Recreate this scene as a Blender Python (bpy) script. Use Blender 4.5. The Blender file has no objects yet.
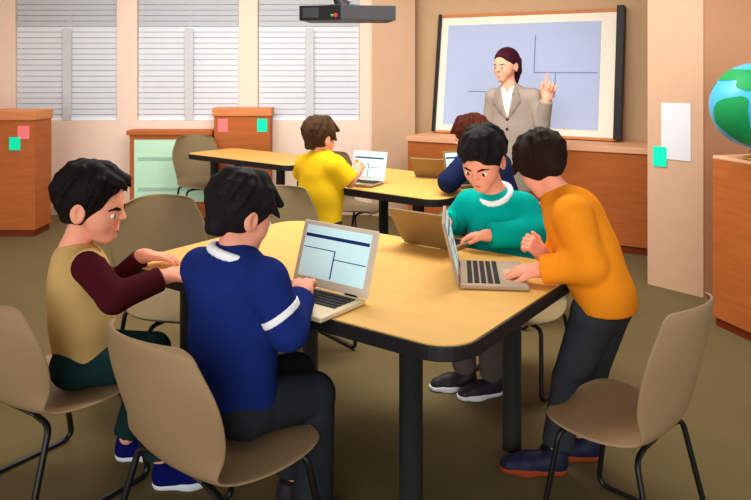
import bpy, bmesh, math
import numpy as np
from mathutils import Vector, Matrix

F = 714.0; CX = 375.5; HY = 68.0; H = 1.5      # focal length in pixels, principal column, horizon row, eye height
scene = bpy.context.scene
COL = scene.collection
rng = np.random.default_rng(7)

def P(px, py, d):
    """point seen at pixel (px,py), d metres in front of the camera"""
    return np.array([(px - CX) * d / F, d, H - (py - HY) * d / F])

def A(*v): return np.array(v, float)
def nrm(v):
    v = np.asarray(v, float); return v / np.linalg.norm(v)

# ------------------------------------------------------------------ materials
def srgb(h):
    h = h.lstrip('#')
    out = []
    for i in (0, 2, 4):
        c = int(h[i:i+2], 16) / 255
        out.append(c / 12.92 if c <= 0.04045 else ((c + 0.055) / 1.055) ** 2.4)
    return tuple(out) + (1.0,)

MATS = {}
def mat(name, col, rough=0.8, spec=0.15, var=0.04, scale=12.0, bump=0.0, bscale=200.0, emit=0.0, metal=0.0, wood=False, stretch=(1, 1, 1)):
    if name in MATS: return MATS[name]
    m = bpy.data.materials.new(name); m.use_nodes = True
    nt = m.node_tree; N = nt.nodes; L = nt.links
    b = N['Principled BSDF']
    b.inputs['Roughness'].default_value = rough
    b.inputs['Specular IOR Level'].default_value = spec
    b.inputs['Metallic'].default_value = metal
    c = srgb(col)
    tc = N.new('ShaderNodeTexCoord'); mp = N.new('ShaderNodeMapping')
    mp.inputs['Scale'].default_value = stretch
    L.new(tc.outputs['Object'], mp.inputs['Vector'])
    nz = N.new('ShaderNodeTexNoise'); nz.inputs['Scale'].default_value = scale; nz.inputs['Detail'].default_value = 4
    L.new(mp.outputs['Vector'], nz.inputs['Vector'])
    rp = N.new('ShaderNodeValToRGB')
    lo = tuple(max(0, x * (1 - var * 2)) for x in c[:3]) + (1,)
    hi = tuple(min(1, x * (1 + var * 2)) for x in c[:3]) + (1,)
    rp.color_ramp.elements[0].position = 0.3; rp.color_ramp.elements[0].color = lo
    rp.color_ramp.elements[1].position = 0.7; rp.color_ramp.elements[1].color = hi
    L.new(nz.outputs['Fac'], rp.inputs['Fac'])
    L.new(rp.outputs['Color'], b.inputs['Base Color'])
    if bump > 0:
        n2 = N.new('ShaderNodeTexNoise'); n2.inputs['Scale'].default_value = bscale
        L.new(mp.outputs['Vector'], n2.inputs['Vector'])
        bp = N.new('ShaderNodeBump'); bp.inputs['Strength'].default_value = bump; bp.inputs['Distance'].default_value = 0.002
        L.new(n2.outputs['Fac'], bp.inputs['Height']); L.new(bp.outputs['Normal'], b.inputs['Normal'])
    if emit > 0:
        L.new(rp.outputs['Color'], b.inputs['Emission Color'])
        b.inputs['Emission Strength'].default_value = emit
    MATS[name] = m
    return m

def wood(name, col, rough=0.55, var=0.05):
    return mat(name, col, rough=rough, spec=0.2, var=var, scale=3.0, stretch=(1.5, 1.5, 14))

M_floor = mat('floor_vinyl', '695a3a', rough=0.85, var=0.02, scale=3, spec=0.1)
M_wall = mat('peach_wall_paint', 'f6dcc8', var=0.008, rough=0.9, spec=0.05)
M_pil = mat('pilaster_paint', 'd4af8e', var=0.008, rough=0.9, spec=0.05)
M_wallr = mat('wall_right_shaded', 'cfad86', var=0.008, rough=0.9, spec=0.05)  # darker than the window wall: its shading is put into the colour
M_walln = mat('near_wall_shaded', 'ca956f', var=0.008, rough=0.9, spec=0.05)  # shaded tone of the near wall, held in its colour
M_ceil = mat('ceiling_paint', 'f2ece2', var=0.008, rough=0.9, spec=0.05)
M_base = mat('baseboard_paint', 'd2b4a2', var=0.01, rough=0.7)
M_wood = wood('cherry_wood', 'b0602b')
M_woodtop = wood('cherry_wood_top', 'd0844f')
M_wooddark = wood('cherry_wood_plinth', '6e2a0c')
M_ltop = wood('counter_top', 'e6ae84', var=0.02)
M_mint = mat('mint_glass', 'c4efd0', rough=0.25, spec=0.4, var=0.01)
M_mintbar = mat('mint_shelf', 'a5cbb4', rough=0.6, var=0.01)
M_table = mat('oak_laminate', 'e0ae5a', rough=0.5, spec=0.2, var=0.02, scale=2.5, stretch=(1, 8, 1))
M_black = mat('black_plastic', '1b1819', rough=0.5, spec=0.3, var=0.02)
M_leg = mat('black_leg_enamel', '282b29', rough=0.42, spec=0.4, var=0.02)
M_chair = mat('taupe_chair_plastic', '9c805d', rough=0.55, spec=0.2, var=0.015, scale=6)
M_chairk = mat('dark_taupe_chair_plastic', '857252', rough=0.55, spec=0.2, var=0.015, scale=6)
M_wire = mat('black_steel_tube', '111111', rough=0.4, spec=0.4, var=0.02)
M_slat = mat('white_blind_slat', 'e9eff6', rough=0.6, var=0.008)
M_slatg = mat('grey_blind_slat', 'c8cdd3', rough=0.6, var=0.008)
M_multone = mat('grey_mullion_tone', 'cdd0d3', rough=0.9, var=0.02)
M_frame = mat('white_window_frame', 'e6e4e0', rough=0.5, var=0.01)
M_cream = mat('cream_board', 'fbf1df', rough=0.6, var=0.006)
M_lav = mat('lavender_screen', 'b7c6e6', rough=0.6, var=0.006)
M_line = mat('slate_line', '7783a0', rough=0.7, var=0.01)
M_paper = mat('white_paper', 'dedee2', rough=0.8, var=0.006)
M_pink = mat('pink_note', 'fb8285', rough=0.8, var=0.01)
M_green = mat('turquoise_note', '12fbc2', rough=0.8, var=0.01)
M_sea = mat('globe_sea', '45b4ee', rough=0.35, spec=0.4, var=0.03, scale=2)
M_land = mat('globe_land', '1f9552', rough=0.5, var=0.03)
M_brass = mat('brass', 'b99245', rough=0.3, metal=0.8, var=0.03)
M_lapc = mat('champagne_laptop', 'dac9a2', rough=0.45, spec=0.3, var=0.01)
M_lapf = mat('silver_laptop_bezel', 'd6c8b4', rough=0.45, spec=0.3, var=0.01)
M_lapb = mat('bronze_laptop', '8f7448', rough=0.45, spec=0.3, var=0.015)
M_lapt = mat('taupe_laptop', 'ab957c', rough=0.45, spec=0.3, var=0.015)
M_lapw = mat('white_laptop', 'dfe3e8', rough=0.45, spec=0.3, var=0.01)
M_key = mat('black_keys', '1c1714', rough=0.5, var=0.02)
M_screen = mat('pale_cyan_screen', 'c9eef2', rough=0.3, var=0.004, emit=0.25)
M_navyl = mat('navy_graphic', '16306c', rough=0.5, var=0.01)
M_pad = mat('touchpad', 'bda98a', rough=0.5, var=0.01)
M_proj = mat('projector_case', '3d3d3f', rough=0.5, var=0.02)
M_projd = mat('projector_front', '141314', rough=0.4, var=0.02)
M_lens = mat('projector_vent', '070707', rough=0.2, spec=0.6, var=0.02)
M_ledr = mat('red_led', 'ff2a2a', emit=0.8, var=0.0)
M_ledg = mat('green_led', '3f9a4a', emit=0.4, var=0.0)
M_skin = mat('skin', 'f3a486', rough=0.6, spec=0.15, var=0.012, scale=8)
M_skint = mat('skin_fair', 'f5b393', rough=0.6, spec=0.15, var=0.012, scale=8)
M_lip = mat('lips', 'c9604f', rough=0.5, var=0.02)
M_eye = mat('eye_white', 'f7f4f0', rough=0.3, var=0.0)
M_iris = mat('dark_iris', '16100e', rough=0.2, spec=0.5, var=0.0)
def hairmat(n, c): return mat(n, c, rough=0.65, spec=0.08, var=0.12, scale=14, stretch=(1, 1, 0.25))
M_hairk = hairmat('black_hair', '17110f')
M_hairn = hairmat('near_black_hair', '1d1a1b')
M_hairb = hairmat('dark_brown_hair', '241511')
M_hairm = hairmat('brown_hair', '46301e')
M_haira = hairmat('auburn_hair', '471d0f')
M_hairt = hairmat('plum_hair', '3c1422')
def cloth(n, c, v=0.03): return mat(n, c, rough=0.9, spec=0.05, var=v, scale=9, bump=0.25, bscale=420)
M_blue = cloth('navy_blue_knit', '1a2c70')
M_white = cloth('white_cloth', 'fbfbfb', 0.005)
M_maroon = cloth('maroon_knit', '431219')
M_vest = cloth('tan_vest', 'c9a667')
M_teal = cloth('teal_sweater', '00a89c')
M_orange = cloth('orange_sweater', 'f6931e')
M_yellow = cloth('yellow_shirt', 'efc01e')
M_navy = cloth('navy_sweater', '1c2547')
M_trk = cloth('charcoal_trousers', '2b2e31')
M_trg = cloth('grey_trousers', '383a3e')
M_trm = cloth('mauve_grey_trousers', '6a5e5a')
M_trt = cloth('dark_teal_trousers', '17302f')
M_jack = cloth('taupe_jacket', 'a49688', 0.015)
M_lapel = cloth('taupe_lapel', '93867a', 0.015)
M_blouse = cloth('cream_blouse', 'f8f2e4', 0.006)
M_sneak = cloth('navy_sneaker', '0e1256')
M_sole = mat('white_rubber_sole', 'e4e6ee', rough=0.7, var=0.01)
M_shoeb = mat('black_shoe', '2c2629', rough=0.5, var=0.03)
M_shoen = mat('navy_shoe', '1c2036', rough=0.5, var=0.03)
M_solebr = mat('rust_sole', '96401a', rough=0.7, var=0.02)

# ------------------------------------------------------------------ object helpers
def link(o, parent=None):
    COL.objects.link(o)
    if parent is not None: o.parent = parent
    return o

def thing(name, label, cat, loc=(0, 0, 0), rz=0.0, group=None):
    o = bpy.data.objects.new(name, None); link(o)
    o.empty_display_size = 0.1
    o.location = loc; o.rotation_euler = (0, 0, rz)
    tag(o, label, cat, group); return o

def tag(o, label=None, cat=None, group=None, kind=None):
    if label: o['label'] = label
    if cat: o['category'] = cat
    if group: o['group'] = group
    if kind: o['kind'] = kind
    return o

def mesh_obj(name, verts, faces, m, parent=None, smooth=False, loc=None):
    me = bpy.data.meshes.new(name)
    me.from_pydata([tuple(map(float, v)) for v in verts], [], [tuple(map(int, f)) for f in faces])
    me.update()
    if isinstance(m, (list, tuple)):
        for x in m: me.materials.append(x)
    else: me.materials.append(m)
    if smooth:
        me.polygons.foreach_set('use_smooth', [True] * len(me.polygons))
    o = bpy.data.objects.new(name, me)
    link(o, parent)
    if loc is not None: o.location = loc
    return o

def bm_obj(name, bm, m, parent=None, smooth=False, loc=None, autosmooth=False):
    bmesh.ops.recalc_face_normals(bm, faces=bm.faces[:])
    me = bpy.data.meshes.new(name); bm.to_mesh(me); bm.free()
    for x in (m if isinstance(m, (list, tuple)) else [m]): me.materials.append(x)
    if smooth: me.polygons.foreach_set('use_smooth', [True] * len(me.polygons))
    o = bpy.data.objects.new(name, me); link(o, parent)
    if loc is not None: o.location = loc
    return o

def add_box(bm, c, s, R=None, bev=0.0, seg=2):
    """box centred at c with full sizes s"""
    M = Matrix.Translation(Vector(c)) @ (R.to_4x4() if R is not None else Matrix.Identity(4)) @ Matrix.Diagonal((s[0], s[1], s[2], 1))
    r = bmesh.ops.create_cube(bm, size=1.0, matrix=M)
    if bev > 0:
        vs = set(r['verts']); es = [e for e in bm.edges if e.verts[0] in vs and e.verts[1] in vs]
        bmesh.ops.bevel(bm, geom=es, offset=bev, segments=seg, affect='EDGES', profile=0.5)
    return bm

def box_obj(name, c, s, m, parent=None, bev=0.004, R=None):
    bm = bmesh.new(); add_box(bm, c, s, R, bev); return bm_obj(name, bm, m, parent)

def add_prism(bm, poly, z0, z1, bev=0.0):
    n = len(poly)
    lo = [bm.verts.new((x, y, z0)) for x, y in poly]; hi = [bm.verts.new((x, y, z1)) for x, y in poly]
    fs = [bm.faces.new(lo[::-1]), bm.faces.new(hi)]
    for i in range(n): bm.faces.new((lo[i], lo[(i+1) % n], hi[(i+1) % n], hi[i]))
    if bev > 0:
        es = list({e for f in fs for e in f.edges})
        bmesh.ops.bevel(bm, geom=es, offset=bev, segments=2, affect='EDGES', profile=0.5)
    return bm

def rounded_rect(w, h, r, n=8):
    pts = []
    for cx, cy, a0 in ((w/2-r, h/2-r, 0), (-w/2+r, h/2-r, 90), (-w/2+r, -h/2+r, 180), (w/2-r, -h/2+r, 270)):
        for i in range(n + 1):
            a = math.radians(a0 + 90 * i / n); pts.append((cx + r*math.cos(a), cy + r*math.sin(a)))
    return pts

def round_path(pts, r, n=6):
    pts = [np.asarray(p, float) for p in pts]
    out = [pts[0]]
    for i in range(1, len(pts) - 1):
        a, b, c = pts[i-1], pts[i], pts[i+1]
        da, dc = a - b, c - b
        t = min(r, np.linalg.norm(da) * 0.48, np.linalg.norm(dc) * 0.48)
        p0 = b + nrm(da) * t; p1 = b + nrm(dc) * t
        for k in range(n + 1):
            u = k / n; out.append((1-u)**2 * p0 + 2*u*(1-u) * b + u*u * p1)
    out.append(pts[-1]); return out

def add_tube(bm, path, r, n=10, closed=False):
    path = [Vector(p) for p in path]
    rings = []; up = None
    for i, p in enumerate(path):
        t = ((path[min(i+1, len(path)-1)] - path[max(i-1, 0)])).normalized()
        if up is None:
            up = Vector((0, 0, 1)) if abs(t.z) < 0.9 else Vector((1, 0, 0))
        s = t.cross(up).normalized(); up = s.cross(t).normalized()
        rr = r[i] if isinstance(r, (list, tuple)) else r
        rings.append([bm.verts.new(p + (s * math.cos(2*math.pi*k/n) + up * math.sin(2*math.pi*k/n)) * rr) for k in range(n)])
    for a, b in zip(rings, rings[1:]):
        for k in range(n): bm.faces.new((a[k], a[(k+1) % n], b[(k+1) % n], b[k]))
    bm.faces.new(rings[0][::-1]); bm.faces.new(rings[-1])
    return bm

def add_lathe(bm, prof, n=24, c=(0, 0, 0)):
    rings = []
    for r, z in prof:
        rings.append([bm.verts.new((c[0] + max(r, 1e-4)*math.cos(2*math.pi*k/n), c[1] + max(r, 1e-4)*math.sin(2*math.pi*k/n), c[2] + z)) for k in range(n)])
    for a, b in zip(rings, rings[1:]):
        for k in range(n): bm.faces.new((a[k], a[(k+1) % n], b[(k+1) % n], b[k]))
    bm.faces.new(rings[0][::-1]); bm.faces.new(rings[-1]); return bm

def copy_thing(root, loc, rz=0.0, label=None, scale=None, remat=None):
    r = root.copy(); COL.objects.link(r); r.location = loc; r.rotation_euler = (0, 0, rz)
    if scale: r.scale = scale
    if label: r['label'] = label
    def rec(src, dst):
        for ch in list(src.children):
            c = ch.copy(); COL.objects.link(c); c.parent = dst
            if remat and c.data and c.data.materials and c.data.materials[0] in remat:
                for k, ms in enumerate(c.material_slots):
                    ms.link = 'OBJECT'; ms.material = remat.get(c.data.materials[k], c.data.materials[k])
            rec(ch, c)
    rec(root, r); return r

# ------------------------------------------------------------------ signed-distance modelling for soft bodies
def ell(c, r, R=None, k=None, sub=False, cut=None): return dict(t='e', c=np.asarray(c, float), r=np.asarray(r, float), R=np.eye(3) if R is None else R, k=k, sub=sub, cut=cut)
def rc(a, b, ra, rb, sq=None, k=None, sub=False, cut=None): return dict(t='c', a=np.asarray(a, float), b=np.asarray(b, float), ra=ra, rb=rb, sq=sq, k=k, sub=sub, cut=cut)
def rbox(c, h, R=None, r=0.01, k=None, sub=False, cut=None): return dict(t='b', c=np.asarray(c, float), h=np.asarray(h, float), R=np.eye(3) if R is None else R, r=r, k=k, sub=sub, cut=cut)

def prim_eval(p, X):
    if p['t'] == 'e':
        q = (X - p['c']) @ p['R']          # columns of R are the local axes
        k0 = np.linalg.norm(q / p['r'], axis=-1); k1 = np.linalg.norm(q / p['r']**2, axis=-1)
        d = k0 * (k0 - 1) / np.maximum(k1, 1e-9)
    elif p['t'] == 'b':
        q = np.abs((X - p['c']) @ p['R']) - (p['h'] - p['r'])
        d = np.linalg.norm(np.maximum(q, 0), axis=-1) + np.minimum(q.max(axis=-1), 0) - p['r']
    else:
        a, b = p['a'], p['b']; Q = X - a; ba = b - a; f = 1.0
        if p['sq'] is not None:
            n, s = p['sq']; n = np.asarray(n, float)
            Q = Q + (Q @ n)[..., None] * n * (1/s - 1); ba = ba + (ba @ n) * n * (1/s - 1); f = 0.5 + 0.5*s
        L2 = ba @ ba
        t = np.clip((Q @ ba) / max(L2, 1e-9), 0, 1)
        d = (np.linalg.norm(Q - t[..., None] * ba, axis=-1) - (p['ra'] + (p['rb'] - p['ra']) * t)) * f
    if p['cut'] is not None:
        for pt, n in (p['cut'] if isinstance(p['cut'], list) else [p['cut']]):
            d = np.maximum(d, (X - np.asarray(pt)) @ nrm(n))
    return d

def prim_box(p):
    if p['t'] == 'e':
        e = np.abs(p['R']) @ p['r']; return p['c'] - e, p['c'] + e
    if p['t'] == 'b':
        e = np.abs(p['R']) @ p['h']; return p['c'] - e, p['c'] + e
    r = max(p['ra'], p['rb']); return np.minimum(p['a'], p['b']) - r, np.maximum(p['a'], p['b']) + r

def comb(d0, d, k, sub):
    if sub:
        d = -d; h = np.maximum(k - np.abs(d0 - d), 0) / k; return np.maximum(d0, d) + h*h*k/4
    h = np.maximum(k - np.abs(d0 - d), 0) / k
    return np.minimum(d0, d) - h*h*k/4

def sdf_at(prims, pt, k=0.02):
    X = np.asarray(pt, float)[None]; d0 = np.array([1.0])
    for p in prims: d0 = comb(d0, prim_eval(p, X), p['k'] or k, p['sub'])
    return float(d0[0])

def polygonise(prims, h, k=0.02):
    lo = np.min([prim_box(p)[0] for p in prims if not p['sub']], axis=0) - 3*h - 0.01
    hi = np.max([prim_box(p)[1] for p in prims if not p['sub']], axis=0) + 3*h + 0.01
    n = np.ceil((hi - lo) / h).astype(int) + 1
    f = np.full(n, 0.1, np.float32)
    ax = [lo[i] + h*np.arange(n[i]) for i in range(3)]
    for p in prims:
        kk = p['k'] or k; a, b = prim_box(p); m = kk + 3*h
        i0 = np.clip(np.floor((a - m - lo) / h).astype(int), 0, n); i1 = np.clip(np.ceil((b + m - lo) / h).astype(int) + 1, 0, n)
        if np.any(i1 <= i0): continue
        sl = tuple(slice(i0[i], i1[i]) for i in range(3))
        G = np.stack(np.meshgrid(*[ax[i][sl[i]] for i in range(3)], indexing='ij'), -1)
        f[sl] = comb(f[sl], prim_eval(p, G), kk, p['sub'])
    s = f < 0
    cnt = np.zeros(tuple(n - 1), np.uint8)
    for dx in (0, 1):
        for dy in (0, 1):
            for dz in (0, 1):
                cnt += s[dx:n[0]-1+dx, dy:n[1]-1+dy, dz:n[2]-1+dz]
    act = (cnt > 0) & (cnt < 8)
    idx = np.argwhere(act)
    vid = np.full(tuple(n - 1), -1, np.int32); vid[act] = np.arange(len(idx))
    acc = np.zeros((len(idx), 3)); num = np.zeros(len(idx))
    corners = [(x, y, z) for x in (0, 1) for y in (0, 1) for z in (0, 1)]
    for c0 in corners:
        for axi in range(3):
            if c0[axi]: continue
            c1 = list(c0); c1[axi] = 1
            f0 = f[tuple((idx + c0).T)]; f1 = f[tuple((idx + c1).T)]
            m = (f0 < 0) != (f1 < 0)
            t = f0[m] / (f0[m] - f1[m])
            pos = np.repeat(np.array(c0, float)[None], m.sum(), 0); pos[:, axi] = t
            acc[m] += pos; num[m] += 1
    V = lo + h * (idx + acc / num[:, None])
    faces = []
    for axi in range(3):
        u, v = (axi + 1) % 3, (axi + 2) % 3
        sa = [slice(None)]*3; sb = [slice(None)]*3
        sa[axi] = slice(0, -1); sb[axi] = slice(1, None)
        ch = s[tuple(sa)] != s[tuple(sb)]
        e = np.argwhere(ch)
        e = e[(e[:, u] > 0) & (e[:, v] > 0) & (e[:, u] < n[u]-1) & (e[:, v] < n[v]-1)]
        q = []
        for du, dv in ((-1, -1), (0, -1), (0, 0), (-1, 0)):
            c = e.copy(); c[:, u] += du; c[:, v] += dv; q.append(vid[tuple(c.T)])
        q = np.stack(q, 1)
        flip = ~s[tuple(e.T)]
        q[flip] = q[flip][:, ::-1]
        faces.append(q)
    Fq = np.concatenate(faces)
    Fq = Fq[(Fq >= 0).all(1)]
    # light Laplacian smoothing keeps shapes but removes voxel steps
    for lam in (0.5, -0.45):
        s1 = np.zeros_like(V); c1 = np.zeros(len(V))
        for i in range(4):
            for j in (1, 3):
                np.add.at(s1, Fq[:, i], V[Fq[:, (i + j) % 4]]); np.add.at(c1, Fq[:, i], 1)
        V = V + lam * (s1 / np.maximum(c1, 1)[:, None] - V)
    return V, Fq

def soft(name, prims, m, parent, base, h=0.005, k=0.02):
    V, Fq = polygonise(prims, h, k)
    me = bpy.data.meshes.new(name)
    V = (V - np.asarray(base)).astype(np.float32)
    me.vertices.add(len(V)); me.vertices.foreach_set('co', V.ravel())
    me.loops.add(Fq.size); me.loops.foreach_set('vertex_index', Fq.astype(np.int32).ravel())
    me.polygons.add(len(Fq)); me.polygons.foreach_set('loop_start', np.arange(0, Fq.size, 4, dtype=np.int32))
    me.update(calc_edges=True); me.validate()
    me.polygons.foreach_set('use_smooth', [True]*len(me.polygons))
    me.materials.append(m)
    o = bpy.data.objects.new(name, me); link(o, parent)
    return o
# ------------------------------------------------------------------ camera
cam = bpy.data.cameras.new('camera'); cam.sensor_width = 36.0; cam.lens = 36.0 * F / 751.0
cam.shift_y = -(250.0 - HY) / 751.0; cam.clip_start = 0.05
co = bpy.data.objects.new('camera', cam); link(co)
co.location = (0, 0, H); co.rotation_euler = (math.radians(90), 0, 0)
scene.camera = co

# ------------------------------------------------------------------ the room
WD = 7.30                                     # distance of the window wall
CEIL = 3.0
def struct(o): o['kind'] = 'structure'; return o
struct(box_obj('floor', (0, 3.6, -0.05), (9.4, 9.4, 0.1), M_floor, bev=0))
struct(box_obj('ceiling', (0, 4.85, CEIL + 0.05), (9.4, 6.7, 0.1), M_ceil, bev=0))

wins = [(15, 117), (137, 239), (257.5, 359.5)]
SILL = P(0, 120.5, WD)[2]; WTOP = 2.55
wx = [(P(a, 0, WD)[0], P(b, 0, WD)[0]) for a, b in wins]
XE = P(372, 0, WD)[0]
bm = bmesh.new()
T = 0.16
def wall_piece(x0, x1, z0, z1):
    add_box(bm, ((x0+x1)/2, WD + T/2, (z0+z1)/2), (x1-x0, T, z1-z0))
wall_piece(-4.6, 0.33, 0, SILL); wall_piece(-4.6, 0.33, WTOP, CEIL)
edges = [-4.6] + [v for w in wx for v in w] + [0.33]
for i in range(0, len(edges), 2): wall_piece(edges[i], edges[i+1], SILL, WTOP)
struct(bm_obj('wall_back', bm, M_wall))
struct(box_obj('wall_left', (-4.6, 4.9, CEIL/2), (0.15, 5.2, CEIL), M_wall, bev=0))
struct(box_obj('baseboard_back', (-2.3, WD - 0.012, 0.045), (4.5, 0.024, 0.09), M_base, bev=0.004))

# oblique right-hand wall, parallel to the low cabinets in front of it
P0 = A(0.306, 6.75); U = nrm(A(0.869, -0.495)); NB = A(-U[1], U[0])     # NB points away from the room
NB = NB if NB[1] > 0 else -NB
def W(t, off): return P0 + U*t + NB*off
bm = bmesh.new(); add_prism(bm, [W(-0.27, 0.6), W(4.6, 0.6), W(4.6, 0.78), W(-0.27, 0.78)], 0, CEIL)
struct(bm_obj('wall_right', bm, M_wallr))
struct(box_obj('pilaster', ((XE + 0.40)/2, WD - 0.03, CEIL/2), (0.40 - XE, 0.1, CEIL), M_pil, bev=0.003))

PA, PB = A(1.89, 4.96), A(2.14, 4.66)
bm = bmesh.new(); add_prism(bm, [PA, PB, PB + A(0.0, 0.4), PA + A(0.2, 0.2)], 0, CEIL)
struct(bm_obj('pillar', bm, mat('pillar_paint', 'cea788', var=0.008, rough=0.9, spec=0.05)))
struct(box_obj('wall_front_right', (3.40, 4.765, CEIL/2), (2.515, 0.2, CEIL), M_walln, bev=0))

# windows with blinds
for i, (x0, x1) in enumerate(wx):
    cx, w = (x0+x1)/2, x1-x0
    fr = bmesh.new(); yy = WD + 0.11
    for c, s in (((cx, yy, SILL+0.02), (w, 0.05, 0.04)), ((cx, yy, WTOP-0.02), (w, 0.05, 0.04)), ((x0+0.02, yy, (SILL+WTOP)/2), (0.04, 0.05, WTOP-SILL-0.08)),
                 ((x1-0.02, yy, (SILL+WTOP)/2), (0.04, 0.05, WTOP-SILL-0.08)), ((cx, yy, (SILL+WTOP)/2), (0.05, 0.05, WTOP-SILL-0.08))):
        add_box(fr, c, s)
    wo = struct(bm_obj('window_%d' % (i+1), fr, M_frame))
    pn = box_obj('pane', (cx, yy + 0.01, (SILL+WTOP)/2), (w-0.06, 0.008, WTOP-SILL-0.06), mat('window_glass', 'a9b8c4', rough=0.1, spec=0.5, var=0.0), wo, bev=0)
    where = ['white slatted window blind nearest the tall wooden cabinet at the far corner, leftmost of three',
             'white slatted window blind above the mint-fronted cupboard, the middle one of three',
             'white slatted window blind behind the boy in yellow, rightmost of three'][i]
    b = thing('window_blind', where, 'blind', (cx, WD + 0.02, SILL), 0, 'slatted blinds on the back wall')
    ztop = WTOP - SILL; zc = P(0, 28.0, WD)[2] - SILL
    pitch = 0.0565
    up = bmesh.new(); lowm = bmesh.new()
    z = 0.03
    while z < ztop - 0.05:
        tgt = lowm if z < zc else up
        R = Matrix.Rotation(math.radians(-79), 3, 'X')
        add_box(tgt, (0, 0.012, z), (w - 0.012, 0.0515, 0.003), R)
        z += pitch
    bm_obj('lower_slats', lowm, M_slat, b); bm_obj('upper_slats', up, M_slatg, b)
    box_obj('bottom_rail', (0, 0.01, 0.008), (w - 0.012, 0.03, 0.014), M_slat, b, bev=0.003)
    box_obj('head_rail', (0, 0.012, ztop - 0.03), (w - 0.01, 0.05, 0.05), M_slatg, b, bev=0.004)
    box_obj('mullion_tone', (0.01, -0.02, zc/2), (0.085, 0.002, zc - 0.01), M_multone, b, bev=0)  # added grey strip in front: the mullion showing darker through the slats

# ------------------------------------------------------------------ cabinets
def cabinet(name, label, poly, ztop, slab, over, cat='cabinet', top_m=None, plinth=0.06, body_m=None):
    c = np.mean(poly, axis=0)
    t = thing(name, label, cat, (c[0], c[1], 0))
    q = [np.asarray(p) - c for p in poly]
    bm = bmesh.new(); add_prism(bm, q, plinth, ztop - slab, bev=0.003); bm_obj('body', bm, body_m or M_wood, t)
    sc = []
    for p in q: sc.append(p + np.sign(p) * 0)
    def grow(q, g):
        out = []; n = len(q)
        for i in range(n):
            a, b, d = q[i-1], q[i], q[(i+1) % n]
            e1, e2 = nrm(b - a), nrm(d - b)
            n1, n2 = A(e1[1], -e1[0]), A(e2[1], -e2[0])
            m = nrm(n1 + n2); out.append(b + m * g / max(0.3, m @ n1))
        return out
    bm = bmesh.new(); add_prism(bm, grow(q, over), ztop - slab, ztop, bev=0.005); bm_obj('top', bm, top_m or M_woodtop, t)
    bm = bmesh.new(); add_prism(bm, grow(q, -0.012), 0, plinth); bm_obj('plinth', bm, M_wooddark, t)
    return t
# polygons run anticlockwise
zc1 = 1.12
cabinet('tall_cabinet', 'tall reddish-brown wooden cabinet with two sticky notes in the corner beside the left window',
        [A(-4.1, 6.34), P(35, 0, 6.34)[:2], P(35, 0, 6.34)[:2] + A(0, 0.32), A(-4.1, 6.66)], zc1, 0.085, 0.012)
xb0, xb1 = P(214, 0, 7.1)[0], P(270, 0, 7.1)[0]
cabinet('tall_cabinet', 'reddish-brown wooden cabinet between two windows with a pink and a turquoise note',
        [A(xb0, 7.1), A(xb1, 7.1), A(xb1, 7.27), A(xb0, 7.27)], P(0, 108, 7.1)[2], 0.08, 0.015)
# long low cabinet under the board
cabinet('low_cabinet', 'long low reddish-brown wooden cabinet carrying the presentation board',
        [W(0, 0), W(2.45, 0), W(2.45, 0.58), W(0, 0.58)], 0.86, 0.05, 0.015, top_m=M_ltop)
# right cabinet with the globe
g0 = A(1.97, 4.17); gd = nrm(A(0.09, -0.30)); gr = A(-gd[1], gd[0])
cabinet('globe_cabinet', 'reddish-brown wooden cabinet with a globe on top at the right edge',
        [g0, g0 + gd*1.0, g0 + gd*1.0 + gr*0.75, g0 + gr*0.75], 0.99, 0.02, 0.0, top_m=M_ltop, plinth=0.05)
# mint-fronted cupboard
mx0, mx1 = P(129.5, 0, 7.08)[0], P(213.2, 0, 7.08)[0] - 0.02
mz = P(0, 131, 7.08)[2]
t = thing('glass_cupboard', 'low wooden cupboard with a mint green glass front under the middle window', 'cupboard', ((mx0+mx1)/2, 7.18, 0))
mw = mx1 - mx0
bm = bmesh.new()
for c, s in (((-mw/2+0.02, 0, mz/2), (0.04, 0.18, mz-0.05)), ((mw/2-0.02, 0, mz/2), (0.04, 0.18, mz-0.05)), ((0, 0, 0.09), (mw-0.08, 0.18, 0.16)), ((0, 0, mz-0.06), (mw-0.08, 0.18, 0.05)), ((0, 0.08, mz/2), (mw-0.08, 0.02, mz-0.1))): add_box(bm, c, s)
bm_obj('body', bm, M_wood, t)
box_obj('top', (-0.01, -0.01, mz-0.018), (mw+0.04, 0.2, 0.045), wood('cupboard_top', 'b9622c'), t)
gp = box_obj('glass_door', (0, -0.08, (0.17+mz-0.085)/2), (mw-0.08, 0.012, mz-0.085-0.17), M_mint, t, bev=0.002)
for py in (158.5, 189): box_obj('shelf', (0.02, -0.089, P(0, py, 7.09)[2]), (mw-0.12, 0.008, 0.032), M_mintbar, t, bev=0.001)

# sticky notes and paper
def note(px, py, y, w, h, m, label, rzz=0, grp='square sticky notes'):
    c = P(px, py, y)
    o = box_obj('sticky_note', (0, 0, 0), (w, 0.003, h), m, bev=0.0); o.location = c; o.rotation_euler = (0, 0, rzz)
    tag(o, label, 'sticky note', grp); return o
note(23.5, 132.5, 6.338, 0.105, 0.118, M_pink, 'pink sticky note on the tall cabinet in the far left corner')
note(14.7, 143.7, 6.3345, 0.10, 0.115, M_green, 'turquoise sticky note on the tall cabinet in the far left corner')
note(222.8, 125.3, 7.098, 0.098, 0.128, M_pink, 'pink sticky note on the cabinet between the two windows')
note(262.2, 125.3, 7.098, 0.098, 0.128, M_green, 'turquoise sticky note on the cabinet between the two windows')
FD = nrm(PB - PA); FN = A(FD[1], -FD[0]); FN = FN if FN[1] < 0 else -FN; frz = math.atan2(FD[1], FD[0])
def on_pillar(px):
    r = A((px - CX)/F, 1.0)                   # ray in plan
    k = ((PA[0]*FD[1] - PA[1]*FD[0]) / (r[0]*FD[1] - r[1]*FD[0])); return r*k
q0, q1 = on_pillar(661.5), on_pillar(691)
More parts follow.
